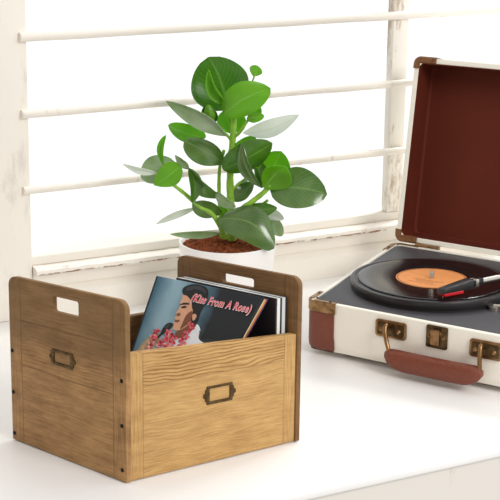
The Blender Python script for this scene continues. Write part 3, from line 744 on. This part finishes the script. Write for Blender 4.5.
# ================================================================== POTTED PLANT
ZP = .122
PO = at(227.2, 241, ZP); PO.z = 0
R0 = 48.2/F*(PO-EYE+Vector((0, 0, ZP))).length
plant = empty('potted_plant', PO, label='leafy green houseplant in a round white pot behind the crate', cat='potted plant')
b = NB(); lathe(b, PO, [(0, 0), (R0*.80, 0), (R0*.83, .003), (R0*.95, ZP*.6), (R0, ZP-.003), (R0*.995, ZP), (R0*.965, ZP), (R0*.945, ZP-.004), (R0*.925, ZP-.018), (0, ZP-.018)], 96)
obj('pot', b, M['pot'], plant)
b = NB(); zs = ZP-.007
NR, NA = 14, 72; rows = [[b.verts.new(PO+Vector((0, 0, zs+.006)))]]
for i in range(1, NR+1):
    r = R0*.938*i/NR
    rows.append([b.verts.new(PO+Vector((r*math.cos(2*PI*k/NA), r*math.sin(2*PI*k/NA), zs+.006*(1-(i/NR)**2)+random.uniform(-.0022, .0022)*(i < NR)))) for k in range(NA)])
for k in range(NA): b.faces.new((rows[0][0], rows[1][k], rows[1][(k+1) % NA]))
for a, c in zip(rows[1:], rows[2:]):
    for k in range(NA): b.faces.new((a[k], c[k], c[(k+1) % NA], a[(k+1) % NA]))
so = obj('soil', b, M['soil'], plant)
b = NB()
for k in range(320):
    a = random.uniform(0, 2*PI); r = R0*.88*math.sqrt(random.random()); c = PO+Vector((r*math.cos(a), r*math.sin(a), zs+.0058*(1-(r/R0)**2)+.001))
    d = Vector((random.uniform(-1, 1), random.uniform(-1, 1), random.uniform(-.15, .35))).normalized()*random.uniform(.004, .009)
    tube(b, [c-d*.5, c+Vector((random.uniform(-.001, .001), random.uniform(-.001, .001), random.uniform(0, .002))), c+d*.5], .0004, 4)
fb = obj('fibre', b, M['fibre'], so); fb['kind'] = 'stuff'
# a point of the plant: pixel + how far it stands in front of the stem (model units)
PV = Vector((0, -1, 0)).normalized(); PC3 = PO+Vector((0, 0, .2))
def pt(px, py, d=0.0): return on(px, py, PC3+PV*d, PV)
PXU = (PC3-EYE).length/F
def stem(pts, r0, r1, name='stem'):
    c = curve([pt(*p) for p in pts], 6); n = len(c)
    b = NB(); tube(b, c, [(r0+(r1-r0)*i/(n-1))*PXU*(1+.06*math.sin(i*1.7)) for i in range(n)], 12)
    obj(name, b, M['stem'], plant)
zsp = 232
stem([(232, 240, 0), (231, 212, .0), (230, 185, .0), (231, 160, .0), (233, 135, .0), (234.5, 113, 0), (236, 104, .0)], 4.2, 2.6)
stem([(226, 238, .012), (214, 216, .02), (199, 206, .02), (184, 193, .02), (171, 183, .02)], 2.8, 1.8)
stem([(233, 236, .012), (240, 212, .02), (253, 201, .022), (263, 193, .024), (271, 185, .024)], 3.0, 2.4)
stem([(235, 238, -.012), (246, 216, -.018), (258, 208, -.02), (268, 200, -.02)], 2.2, 1.5)
stem([(222, 238, -.01), (220, 210, -.01), (219, 185, -.01), (220, 166, -.01), (224, 150, -.006)], 2.2, 1.6)
stem([(233, 138, .0), (240, 132, .006), (246, 123, .01), (250, 117, .012)], 1.8, 1.3)
stem([(231, 140, .0), (226, 134, .008), (219, 127, .012), (213, 121, .014)], 1.5, 1.2)
stem([(252, 83, -.004), (254, 77, -.004), (256, 72, -.004)], .9, .8)
stem([(231, 190, 0), (240, 183, -.01), (246, 178, -.014)], 1.5, 1.1)
def leaf(m, bx, by, bd, tx, ty, td, wpx, phi=0, cup=.25, bend=.12, side=0.0, shape=0, pw=1.0, fold=0.0):
    """a thick obovate leaf from base to tip; phi turns its face from the viewer, cup/fold lift its edges, bend arches it"""
    p0, p1 = pt(bx, by, bd), pt(tx, ty, td); ax = p1-p0; L = ax.length; ax.normalize()
    s0 = ax.cross(PV)
    if s0.length < 1e-3: s0 = Vector((1, 0, 0))
    s0.normalize(); n0 = s0.cross(ax).normalized()
    if n0.dot(PV) < 0: n0 = -n0
    a = math.radians(phi); sv = s0*math.cos(a)+n0*math.sin(a); nv = n0*math.cos(a)-s0*math.sin(a)
    wd = wpx*PXU*1.17; NU, NV = 18, 10; t = NB(); uvl = t.loops.layers.uv.verify(); g_ = []
    for i in range(NU+1):
        u = i/NU
        if shape == 0: wp = (math.sin(PI*min(1, u**.92))**.58) if 0 < u < 1 else 0
        elif shape == 1: wp = (math.sin(PI*u**1.3)**.56) if 0 < u < 1 else 0       # broad end
        else: wp = (math.sin(PI*u**1.0)**.8) if 0 < u < 1 else 0
        wp = max(wp, .05 if u < .5 else .012)
        mid = p0+ax*L*u+nv*bend*L*math.sin(PI*u)+sv*side*L*math.sin(PI*u)
        row = []
        for j in range(NV+1):
            v = j/NV*2-1; hw = wd/2*wp
            lift = cup*hw*(v*v)+fold*hw*abs(v)+.018*wd*math.sin(u*9+v*2)*abs(v)
            row.append(t.verts.new(mid+sv*v*hw+nv*lift))
        g_.append(row)
    for i in range(NU):
        for j in range(NV):
            f = t.faces.new((g_[i][j], g_[i][j+1], g_[i+1][j+1], g_[i+1][j]))
            for l, (a_, c_) in zip(f.loops, ((i, j), (i, j+1), (i+1, j+1), (i+1, j))): l[uvl].uv = (a_/NU, c_/NV)
    bmesh.ops.recalc_face_normals(t, faces=t.faces)
    bmesh.ops.solidify(t, geom=list(t.faces), thickness=.0009)
    o = obj('leaf', t, M[m], plant, angle=75); return o
# crown
leaf('L0', 227, 110, -.006, 209, 57, -.016, 50, 12, .35, -.06, .05, 0)
leaf('L1', 231, 104, .010, 209, 69, .016, 11, 35, .9, .10, -.05, 0, fold=.4)
leaf('L1', 224, 114, .016, 270, 88, .024, 31, -15, -.25, .10, -.12, 0, fold=.2)
leaf('L1', 253, 76, -.004, 258, 66, -.006, 11, 0, .2, 0, 0, 1)
leaf('L0', 214, 123, .014, 205, 105, .018, 14, 10, .8, -.14, 0, 0)
leaf('L1', 212, 122, .018, 208, 105, .022, 9, 0, -.6, .16, 0, 0)
leaf('L1', 233, 134, -.010, 223, 111, -.014, 17, 10, .2, 0, 0, 1)
leaf('L1', 238, 133, -.012, 240, 112, -.012, 12, 0, .2, 0, 0, 0)
leaf('L1', 249, 119, .010, 257, 103, .008, 12, 20, .5, -.1, .1, 1)
leaf('L1', 247, 119, .014, 264, 116, .020, 8, 20, -.3, .05, 0, 0)
# long horizontal leaves
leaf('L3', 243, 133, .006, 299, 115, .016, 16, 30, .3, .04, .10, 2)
leaf('L2', 227, 136, .014, 166, 101, .028, 17, 25, .35, .05, .06, 2)
leaf('L1', 206, 137, -.012, 168, 125, -.016, 16, -20, .3, -.05, -.06, 0)
leaf('L4', 225, 163, .004, 184, 140, .014, 25, 20, .3, .10, .08, 1)
leaf('L0', 223, 169, .016, 272, 143, .018, 30, -25, -.3, .12, -.06, 0, fold=.15)
leaf('L1', 228, 156, -.006, 256, 137, -.012, 18, -20, .2, .1, 0, 0)
leaf('L4', 262, 188, .034, 242, 142, .040, 12, 30, .5, .06, -.10, 2)
# right rosette
leaf('L1', 265, 188, .012, 281, 151, .010, 31, 5, .5, -.10, 0, 0)
leaf('L1', 264, 188, .026, 286, 166, .040, 27, -10, .5, -.18, .0, 1, fold=.2)
leaf('L4', 270, 189, .022, 327, 194, .036, 35, 15, .15, .08, -.06, 0)
leaf('L0', 262, 188, .018, 254, 158, .012, 14, -40, .4, 0, .05, 0)
leaf('L0', 242, 211, .020, 277, 208, .030, 13, 25, -.3, .06, .03, 2)
leaf('L3', 258, 208, -.016, 284, 219, -.020, 10, 10, .2, .04, 0, 0)
leaf('L4', 231, 200, -.008, 254, 182, -.022, 13, 30, .2, .05, .05, 2)
leaf('L2', 233, 201, -.012, 247, 180, -.030, 15, 0, .2, .05, .05, 0)
# low front leaf drooping over the rim
leaf('L4', 219, 219, .030, 274, 248, .054, 31, 22, -.25, .12, -.16, 0)
# left rosette
leaf('L1', 154, 185, .034, 181, 165, .030, 20, 15, .15, .0, .04, 1)
leaf('L2', 141, 178, .012, 175, 162, .008, 24, 25, .15, .0, -.03, 0)
leaf('L3', 158, 173, .024, 123, 164, .040, 8, 30, .5, .06, .02, 2)
leaf('L1', 164, 166, .020, 166, 135, .022, 7.5, 40, .8, .06, -.06, 1)
# middle left
leaf('L0', 189, 168, .022, 192, 203, .030, 13, 35, .4, .06, -.10, 0)
leaf('L4', 189, 168, .024, 222, 198, .020, 15, -30, .3, .06, .10, 2)
leaf('L2', 189, 169, .022, 175, 155, .030, 8, 25, .4, .1, .08, 2)
leaf('L2', 216, 192, .024, 236, 207, .034, 10, -20, .3, .05, .08, 0)
leaf('L4', 222, 213, .012, 192, 204, .020, 18, 20, .2, .08, .05, 1)
leaf('L3', 198, 207, .004, 156, 224, -.012, 7, 20, .3, .04, .06, 2)
leaf('L2', 222, 233, .020, 170, 234, .036, 8, 20, .2, .03, 0, 2)
leaf('L2', 268, 216, -.03, 282, 236, -.035, 12, 10, .3, .05, 0, 0)
leaf('L1', 227, 216, .010, 219, 205, .014, 8, 0, .3, .05, 0, 0)

# ------------------------------------------------------------------ model units to metres
done = set()
for o in sc.objects:
    if o is cam or o.type == 'LIGHT': continue
    o.location = o.location*S
    if o.type == 'MESH' and o.data.name not in done:
        done.add(o.data.name); o.data.transform(Matrix.Scale(S, 4))
